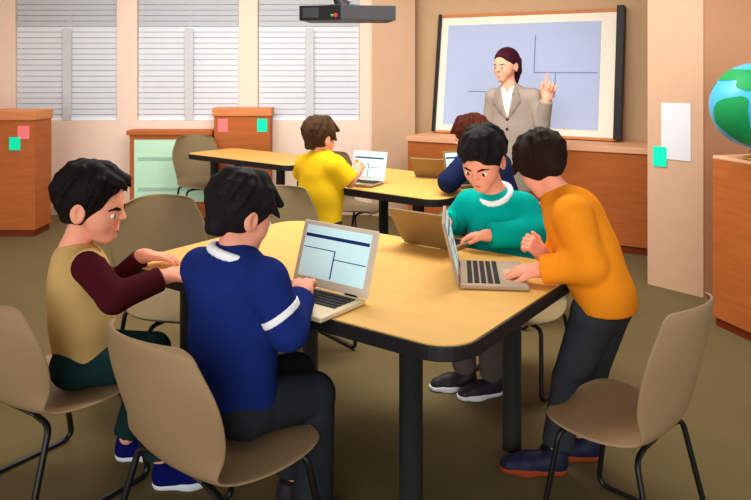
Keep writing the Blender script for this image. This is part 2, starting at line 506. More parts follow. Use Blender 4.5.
zt, zb = P(0, 102.5, q0[1])[2], P(0, 158.5, q0[1])[2]
c = (q0+q1)/2 + FN*0.003
o = box_obj('paper_sheet', (0, 0, 0), (np.linalg.norm(q1-q0), 0.003, zt-zb), M_paper, bev=0); o.location = (c[0], c[1], (zt+zb)/2); o.rotation_euler = (0, 0, frz)
tag(o, 'white sheet of paper posted on the pillar', 'paper')
q0, q1 = on_pillar(653.5), on_pillar(667)
zt, zb = P(0, 146, q0[1])[2], P(0, 165.5, q0[1])[2]
c = (q0+q1)/2 + FN*0.006
o = box_obj('sticky_note', (0, 0, 0), (np.linalg.norm(q1-q0), 0.003, zt-zb), M_green, bev=0); o.location = (c[0], c[1], (zt+zb)/2); o.rotation_euler = (0, 0, frz)
tag(o, 'turquoise sticky note overlapping the white paper on the pillar', 'sticky note', 'square sticky notes')

# ------------------------------------------------------------------ presentation board leaning on the wall
t0 = (W(0, 0.38)); 
def t_at(px, off):
    k = (px - CX)/F; o_ = W(0, off); return (k*o_[1] - o_[0]) / (U[0] - k*U[1])
tb0, tb1 = t_at(433, 0.38), t_at(620.5, 0.38)
BW = tb1 - tb0; BH = 1.17
bc = W((tb0+tb1)/2, 0.38)
board = thing('presentation_board', 'large framed presentation board leaning on the wall behind the teacher', 'board', (bc[0], bc[1], 0.862), math.atan2(U[1], U[0]))
LEAN = math.radians(8.5)
RL = Matrix.Rotation(-LEAN, 3, 'X')
def bb(name, x, z, w, h, y, th, m, par=board, bev=0.002):
    bm = bmesh.new(); add_box(bm, (x, y, z), (w, th, h), None, bev)
    bmesh.ops.rotate(bm, cent=(0, 0, 0), matrix=RL, verts=bm.verts[:]); return bm_obj(name, bm, m, par)
bb('panel', 0, BH/2 + 0.003, BW - 0.06, BH - 0.02, 0, 0.03, M_cream)
bb('frame_rail', 0, BH - 0.008, BW - 0.05, 0.03, -0.002, 0.045, M_woodtop)
bb('frame_rail', 0, 0.016, BW - 0.05, 0.024, -0.002, 0.045, M_woodtop)
bb('end_cap', -BW/2 + 0.015, BH/2 + 0.012, 0.032, BH, -0.012, 0.06, M_black)
bb('end_cap', BW/2 - 0.02, BH/2 + 0.02, 0.062, BH + 0.01, -0.02, 0.10, M_black)
SX0, SX1, SZ0, SZ1 = -BW/2 + 0.105, BW/2 - 0.19, 0.09, BH - 0.10
scr = bb('screen', (SX0+SX1)/2, (SZ0+SZ1)/2, SX1-SX0, SZ1-SZ0, -0.017, 0.006, M_lav)
def sline(x0, z0, x1, z1):
    fx = lambda u: SX0 + u*(SX1-SX0); fz = lambda v: SZ0 + v*(SZ1-SZ0); th = 0.008
    xa, xb, za, zb = fx(x0), fx(x1), fz(z0), fz(z1)
    bb('drawn_line', (xa+xb)/2, (za+zb)/2, max(abs(xb-xa), th), max(abs(zb-za), th), -0.0215, 0.002, M_line, scr, 0)
sline(0.60, 0.88, 0.60, 0.52); sline(0.60, 0.52, 0.985, 0.52); sline(0.735, 0.52, 0.735, 0.29); sline(0.66, 0.29, 0.735, 0.29); sline(0.17, 0.33, 0.42, 0.33)

# ------------------------------------------------------------------ projector under the ceiling
pd = 5.0
pc = P(343, 12.5, pd)
pj = thing('projector', 'dark grey projector hanging from the ceiling by a black arm', 'projector', (pc[0], pc[1], pc[2] - 0.052), math.radians(0))
ph = 0.104
fw = P(341, 0, pd)[0] - P(297, 0, pd)[0]; sw = P(396, 0, pd)[0] - P(341, 0, pd)[0]
fx0 = P(297, 0, pd)[0] - pc[0]; fx1 = P(341, 0, pd)[0] - pc[0]; fx2 = P(396, 0, pd)[0] - pc[0]
bm = bmesh.new(); add_prism(bm, [(fx0 + 0.01, 0.06), (fx1, -0.02), (fx2 + 0.0, 0.05), (fx2 - 0.05, 0.36), (fx0 + 0.06, 0.36)], 0, ph, bev=0.004); bm_obj('body', bm, M_proj, pj)
fdir = nrm(A(fx1 - fx0 - 0.01, -0.08)); fn2 = A(fdir[1], -fdir[0]); frz2 = math.atan2(fdir[1], fdir[0])
fR = Matrix.Rotation(frz2, 3, 'Z')
fm = A((fx0+fx1)/2 + 0.005, 0.02)
box_obj('front_panel', (fm[0] + fn2[0]*0.004, fm[1] + fn2[1]*0.004, ph/2), (fw*0.985, 0.01, ph*0.99), M_projd, pj, 0.002, fR)
q = fm - fdir*fw*0.22 + fn2*0.01; box_obj('lens_window', (q[0], q[1], ph/2), (fw*0.40, 0.006, ph*0.72), M_lens, pj, 0.002, fR)
for off, m_, r_ in ((0.30, M_ledg, 0.010), (0.385, M_ledr, 0.013)):
    q = fm + fdir*fw*off + fn2*0.01
    bm = bmesh.new(); bmesh.ops.create_uvsphere(bm, u_segments=12, v_segments=8, radius=r_, matrix=Matrix.Translation((q[0], q[1], ph*0.3))); bm_obj('indicator_light', bm, m_, pj, True)
bm = bmesh.new()
a_ = A(fx1 - 0.08, 0.14, ph); 
add_tube(bm, [(0.0, 0.14, ph - 0.002), (-0.045, 0.14, ph + 0.06), (-0.06, 0.14, ph + 0.2), (-0.06, 0.14, CEIL - pc[2] + 0.052)], [0.06, 0.035, 0.022, 0.022], 14)
add_box(bm, (-0.06, 0.14, CEIL - pc[2] + 0.052 - 0.012), (0.2, 0.2, 0.024), None, 0.004); bm_obj('mount_arm', bm, M_black, pj)
box_obj('mount_plate', (-0.01, 0.14, ph + 0.006), (0.17, 0.14, 0.012), M_black, pj, 0.003)

# ------------------------------------------------------------------ globe
gb = A(2.15, 3.96)
gl = thing('globe', 'blue and green globe standing on the wooden cabinet', 'globe', (gb[0], gb[1], 0.991))
gcl = P(756, 105.5, 3.96) - A(gb[0], gb[1], 0.991); GR = 0.237
bm = bmesh.new(); add_lathe(bm, [(0.10, 0), (0.10, 0.012), (0.06, 0.022), (0.018, 0.03), (0.015, 0.055)]); bm_obj('stand', bm, M_brass, gl, True)
bm = bmesh.new()
arc = [gcl + (GR + 0.018) * A(math.sin(a)*0.9, 0.25*math.sin(a), -math.cos(a)) for a in np.linspace(-0.15, 2.75, 30)]
add_tube(bm, arc, 0.009, 8)
bm_obj('meridian_arm', bm, M_brass, gl, True)
bm = bmesh.new(); bmesh.ops.create_icosphere(bm, subdivisions=5, radius=GR); 
def blob_land(d, polys):
    return any(((d[0]-a)**2/ra**2 + (d[1]-b)**2/rb**2) < 1 for a, b, ra, rb in polys)
# continents: raised patches on the sphere, outlined in longitude / latitude as seen from the room
def lonlat(v):
    n_ = v.normalized(); return math.degrees(math.atan2(n_.x, -n_.y)), math.degrees(math.asin(n_.z))
conts = [[(-93, -24), (-90, -10), (-82, 5), (-67, 11), (-42, 15), (-35, 12), (-37, -4), (-36, -27), (-30, -45), (-28, -59), (-58, -62), (-72, -44)],
         [(-56, 27), (-54, 44), (-28, 55), (-12, 46), (-20, 22), (-40, 21)],
         [(30, 40), (60, 55), (100, 50), (120, 20), (100, 5), (80, 20), (60, 10), (40, 20)],
         [(150, 50), (-160, 60), (-120, 60), (-100, 30), (-125, 10), (-150, 20), (-170, 30)],
         [(40, 5), (60, 5), (66, -10), (55, -34), (40, -20)], [(110, -15), (140, -15), (150, -32), (120, -33)]]
def inside(pt, poly):
    x, y = pt; c_ = False
    for i in range(len(poly)):
        (x0, y0), (x1, y1) = poly[i-1], poly[i]
        if (y0 > y) != (y1 > y) and x < (x1-x0)*(y-y0)/(y1-y0) + x0: c_ = not c_
    return c_
land = bm.copy()
kill = [f for f in land.faces if not any(inside(lonlat(f.calc_center_median()), c_) for c_ in conts)]
bmesh.ops.delete(land, geom=kill, context='FACES')
for _ in range(3): 
    be = [v for v in land.verts if v.is_boundary]; new = {}
    for v in be:
        nb = [e.other_vert(v) for e in v.link_edges if e.is_boundary]
        if len(nb) == 2: new[v] = (v.co*2 + nb[0].co + nb[1].co)/4
    for v, c_ in new.items(): v.co = c_
for v in land.verts: v.co = v.co.normalized() * (GR + 0.002)
sph = bm_obj('sphere', bm, M_sea, gl, True, tuple(gcl))
bm_obj('continents', land, M_land, sph, True)

# ------------------------------------------------------------------ tables
def table(label, N, rzdir, length, width, ztop=0.72, inset=(0.25, 0.15), rc_=0.13, legr=0.037):
    """N: nearest corner in plan, rzdir: unit vector from N along the long side"""
    e1 = nrm(rzdir); e2 = A(e1[1], -e1[0]); e2 = e2 if e2[1] > 0 else -e2
    c = np.asarray(N) + e1*length/2 + e2*width/2
    t = thing('classroom_table', label, 'table', (c[0], c[1], 0), math.atan2(-e1[1], -e1[0]), 'wood-topped tables with black round legs')
    rr = rounded_rect(length, width, rc_)
    bm = bmesh.new(); add_prism(bm, rounded_rect(length - 0.012, width - 0.012, rc_ - 0.006), ztop - 0.03, ztop, bev=0.002); bm_obj('tabletop', bm, M_table, t)
    bm = bmesh.new(); add_prism(bm, rr, ztop - 0.048, ztop - 0.004, bev=0.004); bm_obj('edge_band', bm, M_black, t)
    for sx in (-1, 1):
        for sy in (-1, 1):
            bm = bmesh.new(); add_lathe(bm, [(legr, 0), (legr, 0.01), (legr, ztop - 0.06), (legr + 0.02, ztop - 0.055), (legr + 0.02, ztop - 0.047)], 24, (sx*(length/2 - inset[0]), sy*(width/2 - inset[1]), 0))
            bm_obj('leg', bm, M_leg, t)
            
    for o in t.children:
        if o.name.startswith('leg'): o.data.polygons.foreach_set('use_smooth', [len(p.vertices) == 4 for p in o.data.polygons])
    return t
TE = nrm(A(-0.81, 0.586))
table('large wood-topped table in front with three laptops and black legs', A(0.225, 1.957), TE, 1.55, 1.03, rc_=0.12)
table('wood-topped table behind where the boy in yellow stands', A(0.37, 4.19), nrm(A(-0.78, 0.62)), 1.24, 0.9)
table('wood-topped table by the windows with an empty chair at its end', A(-0.69, 5.69), nrm(A(-0.78, 0.62)), 1.36, 0.58, rc_=0.1)

# ------------------------------------------------------------------ shell chairs
def chair_shell():
    prof = [(-.285, .885), (-.283, .87), (-.276, .84), (-.262, .78), (-.245, .70), (-.226, .62), (-.205, .55), (-.180, .49), (-.14, .452), (-.08, .438), (0, .434), (.08, .438), (.15, .446), (.20, .448), (.235, .440), (.25, .430)]
    prof = [(y - (.03*(z-.5) if z > .5 else 0), z if z < .5 else .5 + (z-.5)*1.22) for y, z in prof]
    half = [.15, .195, .20, .235, .245, .235, .215, .198, .200, .218, .232, .236, .228, .205, .155, .10]
    nu = 17; V = []; Fc = []
    for (y, z), w in zip(prof, half):
        back = min(1, max(0, (z - .46) / .12)); 
        for i in range(nu):
            u = -1 + 2*i/(nu-1)
            V.append((w*u, y + 0.075*u*u*back, z + 0.028*u*u*(1-back) - (0.02*u*u*back if z > .8 else 0)))
    for j in range(len(prof)-1):
        for i in range(nu-1):
            a = j*nu + i; Fc.append((a, a+1, a+nu+1, a+nu))
    return V, Fc
def make_chair(label, m):
    t = thing('shell_chair', label, 'chair', (0, 0, 0), 0, 'taupe shell chairs with black wire legs')
    V, Fc = chair_shell()
    o = mesh_obj('seat_shell', V, Fc, m, t, True)
    sd = o.modifiers.new('thick', 'SOLIDIFY'); sd.thickness = 0.012; sd.offset = 0
    ss = o.modifiers.new('round', 'SUBSURF'); ss.levels = 1; ss.render_levels = 2
    for s in (-1, 1):
        bm = bmesh.new()
        add_tube(bm, round_path([(s*.10, .14, .432), (s*.185, .16, .425), (s*.215, .225, .012), (s*.215, -.225, .012), (s*.185, -.13, .425), (s*.10, -.12, .43)], 0.05), 0.0105, 10)
        bm_obj('sled_leg', bm, M_wire, t, True)
    for y in (.14, -.12):
        bm = bmesh.new(); add_tube(bm, [(-.11, y, .430), (.11, y, .430)], 0.009, 8); bm_obj('seat_support', bm, M_wire, t, True)
    return t
def face(dx, dy): return math.atan2(dy, dx) - math.pi/2
proto = make_chair('taupe shell chair under the boy in the navy blue sweater', M_chair)
proto.location = (-0.475, 2.15, 0); proto.rotation_euler = (0, 0, face(.66, .75)); proto.scale = (1.12, 1.05, 0.81)
copy_thing(proto, (-1.16, 2.56, 0), face(.55, .83), 'taupe shell chair under the boy in the tan vest', (1.1, 1.05, 0.78))
copy_thing(proto, (0.80, 2.285, 0), face(-.72, .69), 'empty taupe shell chair behind the boy in the orange sweater', (.94, .86, 0.835))
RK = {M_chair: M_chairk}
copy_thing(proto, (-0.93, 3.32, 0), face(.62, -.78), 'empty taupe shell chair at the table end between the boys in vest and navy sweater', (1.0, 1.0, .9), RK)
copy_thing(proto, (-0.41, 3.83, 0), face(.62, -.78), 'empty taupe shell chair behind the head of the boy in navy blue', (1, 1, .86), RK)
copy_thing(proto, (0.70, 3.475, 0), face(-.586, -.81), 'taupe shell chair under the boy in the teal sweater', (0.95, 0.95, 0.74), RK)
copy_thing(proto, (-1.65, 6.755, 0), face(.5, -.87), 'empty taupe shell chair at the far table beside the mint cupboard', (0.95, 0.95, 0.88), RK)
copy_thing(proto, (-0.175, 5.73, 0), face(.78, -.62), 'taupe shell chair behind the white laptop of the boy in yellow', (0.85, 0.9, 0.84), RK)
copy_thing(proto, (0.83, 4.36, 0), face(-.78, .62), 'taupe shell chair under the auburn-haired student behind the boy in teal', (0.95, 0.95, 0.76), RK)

# ------------------------------------------------------------------ laptops
def laptop(label, hl, hr, z, depth, lidh, open_deg, m_base, m_lid, m_bez, content='page', flip=False):
    """hl/hr: ends of the hinge line in plan as the user sees them (left, right)"""
    hl, hr = np.asarray(hl, float), np.asarray(hr, float)
    w = np.linalg.norm(hr - hl); ex = (hr - hl)/w
    rz = math.atan2(ex[1], ex[0]); c = (hl + hr)/2
    t = thing('laptop', label, 'laptop', (c[0], c[1], z), rz, 'open laptops on the tables')
    bh = 0.016
    bm = bmesh.new(); add_box(bm, (0, -depth/2, bh/2 + 0.001), (w, depth, bh), None, 0.005, 2); base = bm_obj('base', bm, m_base, t)
    kb = bmesh.new(); rows = 5; kw = w*0.86; kd = depth*0.50; y0 = -depth*0.10
    for r_ in range(rows):
        n = 12
        for i in range(n):
            x = -kw/2 + kw*(i+.5)/n; y = y0 - kd*(r_+.5)/rows
            if r_ == rows-1 and 3 < i < 8: continue
            add_box(kb, (x, y, bh + 0.0025), (kw/n*0.93, kd/rows*0.72, 0.003))
    add_box(kb, (0, y0 - kd*(rows-.5)/rows, bh + 0.0025), (kw/3*0.98, kd/rows*0.72, 0.003))
    bm_obj('keyboard', kb, M_key, base)
    box_obj('touchpad', (0, -depth*0.80, bh + 0.0012), (w*0.3, depth*0.26, 0.0012), M_pad, base, 0)
    a = math.radians(open_deg - 90)
    R = Matrix.Rotation(-a, 3, 'X')
    def lb(name, x, zz, ww, hh, y, th, m, par, bev=0.003):
        bm = bmesh.new(); add_box(bm, (x, y, zz), (ww, th, hh), None, bev, 2)
        bmesh.ops.rotate(bm, cent=(0, 0, 0), matrix=R, verts=bm.verts[:]); 
        bmesh.ops.translate(bm, vec=(0, 0.004, bh), verts=bm.verts[:]); return bm_obj(name, bm, m, par)
    lid = lb('lid', 0, lidh/2, w, lidh, 0.004, 0.009, m_lid, t, 0.004)
    lb('bezel', 0, lidh/2, w*0.985, lidh*0.98, -0.0015, 0.003, m_bez, lid, 0.001)
    sw_, sh = w*0.87, lidh*0.80; zc_ = lidh*0.53
    s = lb('screen', 0, zc_, sw_, sh, -0.0035, 0.002, M_screen, lid, 0)
    def bar(x0, x1, z0, z1):
        lb('page_graphic', (x0+x1)/2*sw_, zc_ + (z0+z1)/2*sh, (x1-x0)*sw_, (z1-z0)*sh, -0.005, 0.001, M_navyl, s, 0)
    bar(-.49, .49, .27, .335); bar(-.49, 0.0, .055, .072); bar(-.005, .012, -.47, .072); bar(0.0, .49, -.10, -.083)
    for sx in (-.3, .3):
        bm = bmesh.new(); add_tube(bm, [(sx*w - .025, .005, bh), (sx*w + .025, .005, bh)], 0.006, 8); bm_obj('hinge', bm, M_black, t)
    return t
ZT = 0.7205
laptop('cream laptop with a lit page on screen, used by the boy in navy blue', (-0.30, 2.555), (-0.031, 2.352), ZT, 0.225, 0.222, 108, M_lapc, M_lapf, M_lapf)
laptop('bronze laptop seen from behind, used by the boy in teal', (0.345, 3.035), (0.125, 3.205), ZT, 0.2, 0.19, 125, M_lapb, M_lapb, M_lapb)
laptop('taupe laptop seen side-on under the hands of the boy in orange', (0.298, 2.515), (0.335, 2.845), ZT, 0.24, 0.222, 104, M_lapt, M_lapt, M_lapt)
laptop('white laptop with lit page that the boy in yellow touches', (-0.175, 4.905), (0.055, 4.775), ZT, 0.17, 0.2, 104, M_lapb, M_lapw, M_lapw)
laptop('bronze laptop seen from behind at the far side of the yellow boy\'s table', (0.53, 5.02), (0.285, 5.12), ZT, 0.18, 0.17, 128, M_lapb, M_lapb, M_lapb)
laptop('laptop with lit screen in front of the auburn-haired student', (0.475, 4.75), (0.675, 4.85), ZT, 0.17, 0.21, 104, M_lapb, M_lapb, M_lapb)
# ------------------------------------------------------------------ people
UPV = A(0, 0, 1)
def hframe(f, up=(0, 0, 1)):
    y = nrm(f); x = nrm(np.cross(y, up)); return np.column_stack([x, y, np.cross(x, y)])

class Head:
    def __init__(s, c, f, S, up=(0, 0, 1), wide=1.0):
        s.c = np.asarray(c, float); s.R = hframe(f, up); s.S = S; s.w = wide
    def L(s, x, y, z): return s.c + s.R @ (A(x*s.w, y, z) * s.S)
    def e(s, c, r, **k): return ell(s.L(*c), A(r[0]*s.w, r[1], r[2])*s.S, s.R, k=k.pop('k', 0.08*s.S), **k)
    def t(s, a, b, ra, rb, **k): return rc(s.L(*a), s.L(*b), ra*s.S, rb*s.S, k=k.pop('k', 0.06*s.S), **k)
    def skin(s, neck, ears=True):
        p = [s.e((0, -.05, .12), (.345, .41, .385)), s.t((0, .09, -.02), (0, .150, -.31), .30, .175, k=.14*s.S),
             s.e((0, .25, -.41), (.11, .085, .08), k=.12*s.S), s.e((.15, .17, -.17), (.15, .15, .16), k=.14*s.S), s.e((-.15, .17, -.17), (.15, .15, .16), k=.14*s.S),
             s.t((0, .365, .02), (0, .435, -.125), .022, .034, k=.05*s.S), s.e((.035, .395, -.135), (.028, .03, .026), k=.03*s.S), s.e((-.035, .395, -.135), (.028, .03, .026), k=.03*s.S),
             s.e((0, .305, -.28), (.09, .05, .05), k=.08*s.S)]
        for q in (-1, 1) if ears else ():
            p += [s.e((q*.365, -.06, -.05), (.045, .10, .145), k=.03*s.S), s.e((q*.40, -.03, -.04), (.03, .05, .085), k=.02*s.S, sub=True)]
        p.append(rc(s.L(0, -.10, -.22), neck, .175*s.S, .195*s.S, k=.08*s.S))
        return p
    def front(s, prims, x, z):
        y = .75
        while y > -.2 and sdf_at(prims, s.L(x, y, z), .02) > 0: y -= .006
        return y
    def face(s, root, base, prims, hairm, ez=-.06, bang=0.0, brow=.016, sides=(-1, 1), skinm=None):
        def sf(n, pr, m, k=.01, h=None): return soft(n, pr, m, root, base, h or .0125*s.S, k)
        for q in sides:
            y = s.front(prims, q*.155, ez)
            sf('eye', [s.e((q*.155, y - .014, ez), (.068, .026, .044), k=.005)], M_eye)
            sf('iris', [s.e((q*.155, y + .002, ez - .006), (.033, .017, .040), k=.005)], M_iris)
            pts = []
            for u, dz in ((.075, .075 + bang*0), (.155, .10), (.25, .08)):
                pts.append((q*u, s.front(prims, q*u, ez + dz) + .002, ez + dz))
            sf('eyebrow', [s.t(pts[0], pts[1], brow, brow, k=.004), s.t(pts[1], pts[2], brow, brow*.55, k=.004)], hairm)
        zm = -.305
        a, b, c_ = [(x, s.front(prims, x, zm + dz) + .0, zm + dz) for x, dz in ((-.085, .005), (0, -.008), (.085, .005))]
        sf('mouth', [s.t(a, b, .010, .016, k=.004), s.t(b, c_, .016, .010, k=.004)], M_lip)
    def hair(s, root, base, m, extra=(), ears=True, locks=13, nape=-.30, face_c=(0, .53, -.16), face_r=(.50, .42, .46), vol=1.0, hh=.005):
        p = [s.e((0, -.075, .15), (.405*vol, .455*vol, .43*vol))]
        p += [s.t(*e_[:4], k=.05*s.S) for e_ in extra]
        for i in range(locks):                  # combed locks running from the crown down over the head
            a0 = 2*math.pi*(i + .35*math.sin(i*2.3))/max(locks, 1)
            def q_(u, a):
                th = .25 + u*1.55; return (.405*vol*math.sin(th)*math.sin(a), -.075 + .455*vol*math.sin(th)*math.cos(a), .15 + .43*vol*math.cos(th))
            pts = [q_(u, a0 + .55*u) for u in (0, .25, .5, .75, 1)]
            rr = [.03, .055, .06, .05, .02]
            p += [s.t(pts[j_], pts[j_+1], rr[j_], rr[j_+1], k=.025*s.S) for j_ in range(4)]
        p += [s.e(face_c, face_r, sub=True, k=.02*s.S)]
        for q in (-1, 1):
            if not ears: continue
            p.append(s.e((q*.43, .11, -.34), (.20, .26, .26), sub=True, k=.02*s.S))
            p.append(s.e((q*.46, -.05, -.07), (.14, .115, .17), sub=True, k=.02*s.S))
        # nape: plane cut, as a big box taken away below
        p.append(rbox(s.L(0, 0, nape - .5), A(.8, .9, .5)*s.S, s.R, .01, sub=True, k=.03*s.S))
        p += [s.t(*e_[:4], k=.02*s.S) for e_ in extra if len(e_) > 4]
        return soft('hair', p, m, root, base, hh, .02)

def hand(W, d, n, S=0.135, side=1, curls=None, thumb=(0.5, 0.5), spread=0.09, kn=0.0035):
    """hand of length S: W wrist, d direction of the palm, n back-of-hand normal, side: +1 thumb towards cross(d,n)"""
    d = nrm(d); n = nrm(np.asarray(n, float) - d*np.dot(n, d)); t = np.cross(d, n) * side
    R = np.column_stack([t, d, n])
    pr = [rbox(W + d*S*.27, A(.215, .27, .085)*S, R, .07*S, k=.012), rc(W - d*S*.12, W + d*S*.12, .13*S, .15*S, k=.02)]
    curls = curls or [(.25, .45, .3)]*4
    offs = (.165, .055, -.055, -.165); lens = (.44, .49, .45, .36)
    for o, l, cu, i in zip(offs, lens, curls, range(4)):
        b = W + d*S*(.50 - abs(o)*.12) + t*S*o*1.12
        ang = 0; fd = nrm(d + t*spread*(1.5 - i)); p0 = b; r = .060*S
        for seg, ca in zip((.42, .32, .26), cu):
            ang += ca
            v = fd*math.cos(ang) - n*math.sin(ang)
            p1 = p0 + v*l*S*seg
            pr.append(rc(p0, p1, r, r*.93, k=kn)); p0 = p1; r *= .93
    b = W + d*S*.14 + t*S*.17 - n*S*.02
    v1 = nrm(d*math.cos(thumb[0]) + t*math.sin(thumb[0]) - n*.25); p1 = b + v1*S*.24
    v2 = nrm(d*math.cos(thumb[0]*thumb[1]) + t*math.sin(thumb[0]*thumb[1]) - n*.35); p2 = p1 + v2*S*.20
    pr += [rc(b, p1, .075*S, .065*S, k=.008), rc(p1, p2, .064*S, .055*S, k=kn)]
    return pr

def right_of(f): f = nrm(f); return nrm(np.cross(f, UPV))

def body_prims(j, g=1.0, bare_arm=True):
    f = nrm(j['fwd'])
    p = [rc(j['chest'], j['pelvis'], .100*g, .095*g, (f, .7), k=.03), rc(j['sl'], j['sr'], .038*g, .038*g, k=.03), rc(j['neck'], j['chest'], .05*g, .07*g, k=.03)]
    for s in 'lr':
        p += [rc(j['s'+s], j['e'+s], .038*g, .033*g, k=.02), rc(j['e'+s], j['w'+s], .033*g, .0235*g, k=.015)]
        if 'h'+s in j: p += [rc(j['h'+s], j['k'+s], .058*g, .044*g, k=.03), rc(j['k'+s], j['a'+s], .043*g, .028*g, k=.02)]
    return p

def torso_prims(j, g, inf, ra, rb, sq, hem=None, mid=None, nl=.03):
    f = nrm(j['fwd'])
    cut = None
    if hem is not None: cut = (hem, j['pelvis'] - j['chest'])
    mid = j['chest']*.5 + j['pelvis']*.5 if mid is None else mid
    low = j['pelvis'] + (j['pelvis'] - mid)*.25
    return [rc(j['chest'], mid, ra + inf, (ra+rb)/2 + inf, (f, sq), k=.04, cut=cut), rc(mid, low, (ra+rb)/2 + inf, rb + inf, (f, sq), k=.04, cut=cut),
            rc(j['sl'], j['sr'], .046*g + inf, .046*g + inf, k=.05), rc(j['neck'] - UPV*nl, j['chest'], .050*g + inf, .08*g + inf, k=.05)]

def arm_prims(j, s, g, inf, end=1.0, up_only=False, kk=.02):
    S_, E, W_ = j['s'+s], j['e'+s], j['w'+s]
    if up_only:
        q = S_ + (E - S_)*end; return [rc(S_, E, .046*g + inf, .047*g + inf, k=kk, cut=(q, E - S_))]
    q = E + (W_ - E)*end
    return [rc(S_, E, .047*g + inf, .040*g + inf, k=kk), rc(E, W_ + (W_-E)*.1, .040*g + inf, .031*g + inf, k=kk, cut=(q, W_ - E))]

def trousers(root, base, m, j, g=1.0, inf=0.012, ankle=.95, h=.006, waist=None):
    f = nrm(j['fwd']); pr = []
    mid = (j['hl'] + j['hr'])/2
    pr.append(rc(j['hl'], j['hr'], .072*g + inf, .072*g + inf, k=.04))
    pr.append(rc(mid, mid + (j['pelvis'] - mid)*1.2, .088*g + inf, .08*g + inf, (f, .8), k=.04))
    for s in 'lr':
        Hh, K, An = j['h'+s], j['k'+s], j['a'+s]
        q = K + (An - K)*ankle
        pr += [rc(Hh, K, .070*g + inf, .052*g + inf, k=.012), rc(K, An + (An-K)*.1, .051*g + inf, .046*g + inf, k=.012, cut=(q, An - K))]
    return soft('trousers', pr, m, root, base, h)

def shoe(root, base, heel, d, L_, m, solem, up=.075, g=1.0, ankle=None):
    d = nrm(A(d[0], d[1], 0)); heel = A(heel[0], heel[1], 0)
    a, b, c_ = heel + d*.04, heel + d*L_*.62, heel + d*(L_ - .032)
    def outline(i, z0, z1):
        cc = [(A(0, 0, z0), (0, 0, -1)), (A(0, 0, z1), (0, 0, 1))]
        return [rc(a + UPV*.02, b + UPV*.02, .036*g + i, .042*g + i, k=.02, cut=cc), rc(b + UPV*.02, c_ + UPV*.02, .042*g + i, .033*g + i, k=.02, cut=cc)]
    up_ = [rc(a + UPV*.05, a + UPV*up, .036*g, .034*g, k=.02, cut=(A(0, 0, up + .015), (0, 0, 1))), rc(a + UPV*.045, b + UPV*.035, .036*g, .034*g, k=.02)] + outline(0, .016, .06)
    o = soft('shoe', up_, m, root, base, .004)
    soft('sole', outline(.005, 0.002, .02), solem, o, base - base, .004) if False else None
    s_ = soft('sole', outline(.005, 0.002, .02), solem, o, base, .004, .01)
    return o

def ring(c, n, R_, r, seg=14, squash=None, tilt=None):
    n = nrm(n); a = nrm(np.cross(n, A(1, 0, 0) if abs(n[0]) < .8 else A(0, 1, 0))); b = np.cross(n, a)
    pts = [c + (a*math.cos(2*math.pi*i/seg) + b*math.sin(2*math.pi*i/seg))*R_ for i in range(seg+1)]
    return [rc(pts[i], pts[i+1], r, r, k=.004) for i in range(seg)]

def person(label, base):
    return thing('person', label, 'person', tuple(base)), np.asarray(base, float)

# ---- boy in the tan vest, seated at the table's left end, in profile
def vest_boy():
    d = 2.6
    j = dict(fwd=A(.9, .43, 0), neck=P(74, 250, d), chest=P(80, 282, d), pelvis=P(84, 352, d), sr=P(88, 266, 2.48), sl=P(72, 262, 2.73),
             er=P(114, 298, 2.42), wr=P(164, 277.5, 2.53), el=P(114, 284, 2.82), wl=P(144, 255.5, 2.81),
             hr=A(-1.07, 2.53, .445), hl=A(-1.10, 2.68, .445), kr=A(-.82, 2.58, .435), kl=A(-.84, 2.71, .435), ar=A(-.77, 2.57, .09), al=A(-.95, 2.73, .09))
    root, base = person('boy with black hair in a tan vest over maroon sleeves, hands on the table', (-1.08, 2.6, 0))
    hd = Head(P(93, 205, d), (1, .02, -.10), .268)
    hp = hd.skin(j['neck'])
    hr_ = hand(j['wr'], P(189, 266, 2.67) - j['wr'], (0.1, -.25, 1), .15, 1, [(.15, .3, .25)]*4)
    hl_ = hand(j['wl'], P(186, 258, 2.84) - j['wl'], (0, 0, 1), .15, -1, [(.15, .3, .25)]*4)
    soft('body', body_prims(j) + hp + hr_ + hl_, M_skin, root, base, .0042)
    hd.face(root, base, hp, M_hairk, ez=-.085, brow=.022)
    hd.hair(root, base, M_hairk, [((-.05, .1, .47), (.10, .42, .40), .14, .07, 1), ((.12, .0, .45), (.2, .40, .36), .14, .06, 1), ((-.2, .05, .42), (-.20, .36, .36), .14, .06, 1), ((0, -.2, .5), (.02, .06, .54), .12, .06, 1), ((.1, .38, .36), (.08, .46, .25), .06, .015, 1), ((-.12, .37, .36), (-.14, .44, .27), .06, .015, 1),
                                  ((0, -.30, .1), (0, -.27, -.25), .19, .14)], vol=1.04, nape=-.26)
    t = torso_prims(j, 1.05, .012, .125, .125, .78, P(84, 363, d))
    soft('vest', t + [ell(j['sr'] + A(.02, -.05, -.01), (.062, .05, .085), sub=True, k=.01), ell(j['sl'] + A(-.02, .05, -.01), (.062, .05, .085), sub=True, k=.01),
                      ], M_vest, root, base, .006)
    t2 = torso_prims(j, .98, .0, .115, .115, .76, P(84, 356, d)) + ring(j['neck'] + A(.0, 0, -.012), hd.R @ A(0, .3, 1), .052, .012)
    soft('sweater', t2 + arm_prims(j, 'r', 1.02, .010, .93, kk=.02) + arm_prims(j, 'l', .98, .008, .88), M_maroon, root, base, .005)
    trousers(root, base, M_trt, j, .93)
    shoe(root, base, A(-.80, 2.56), (.85, .1), .22, M_sneak, M_sole)
    shoe(root, base, A(-1.0, 2.745), (.85, .1), .22, M_sneak, M_sole)
vest_boy()

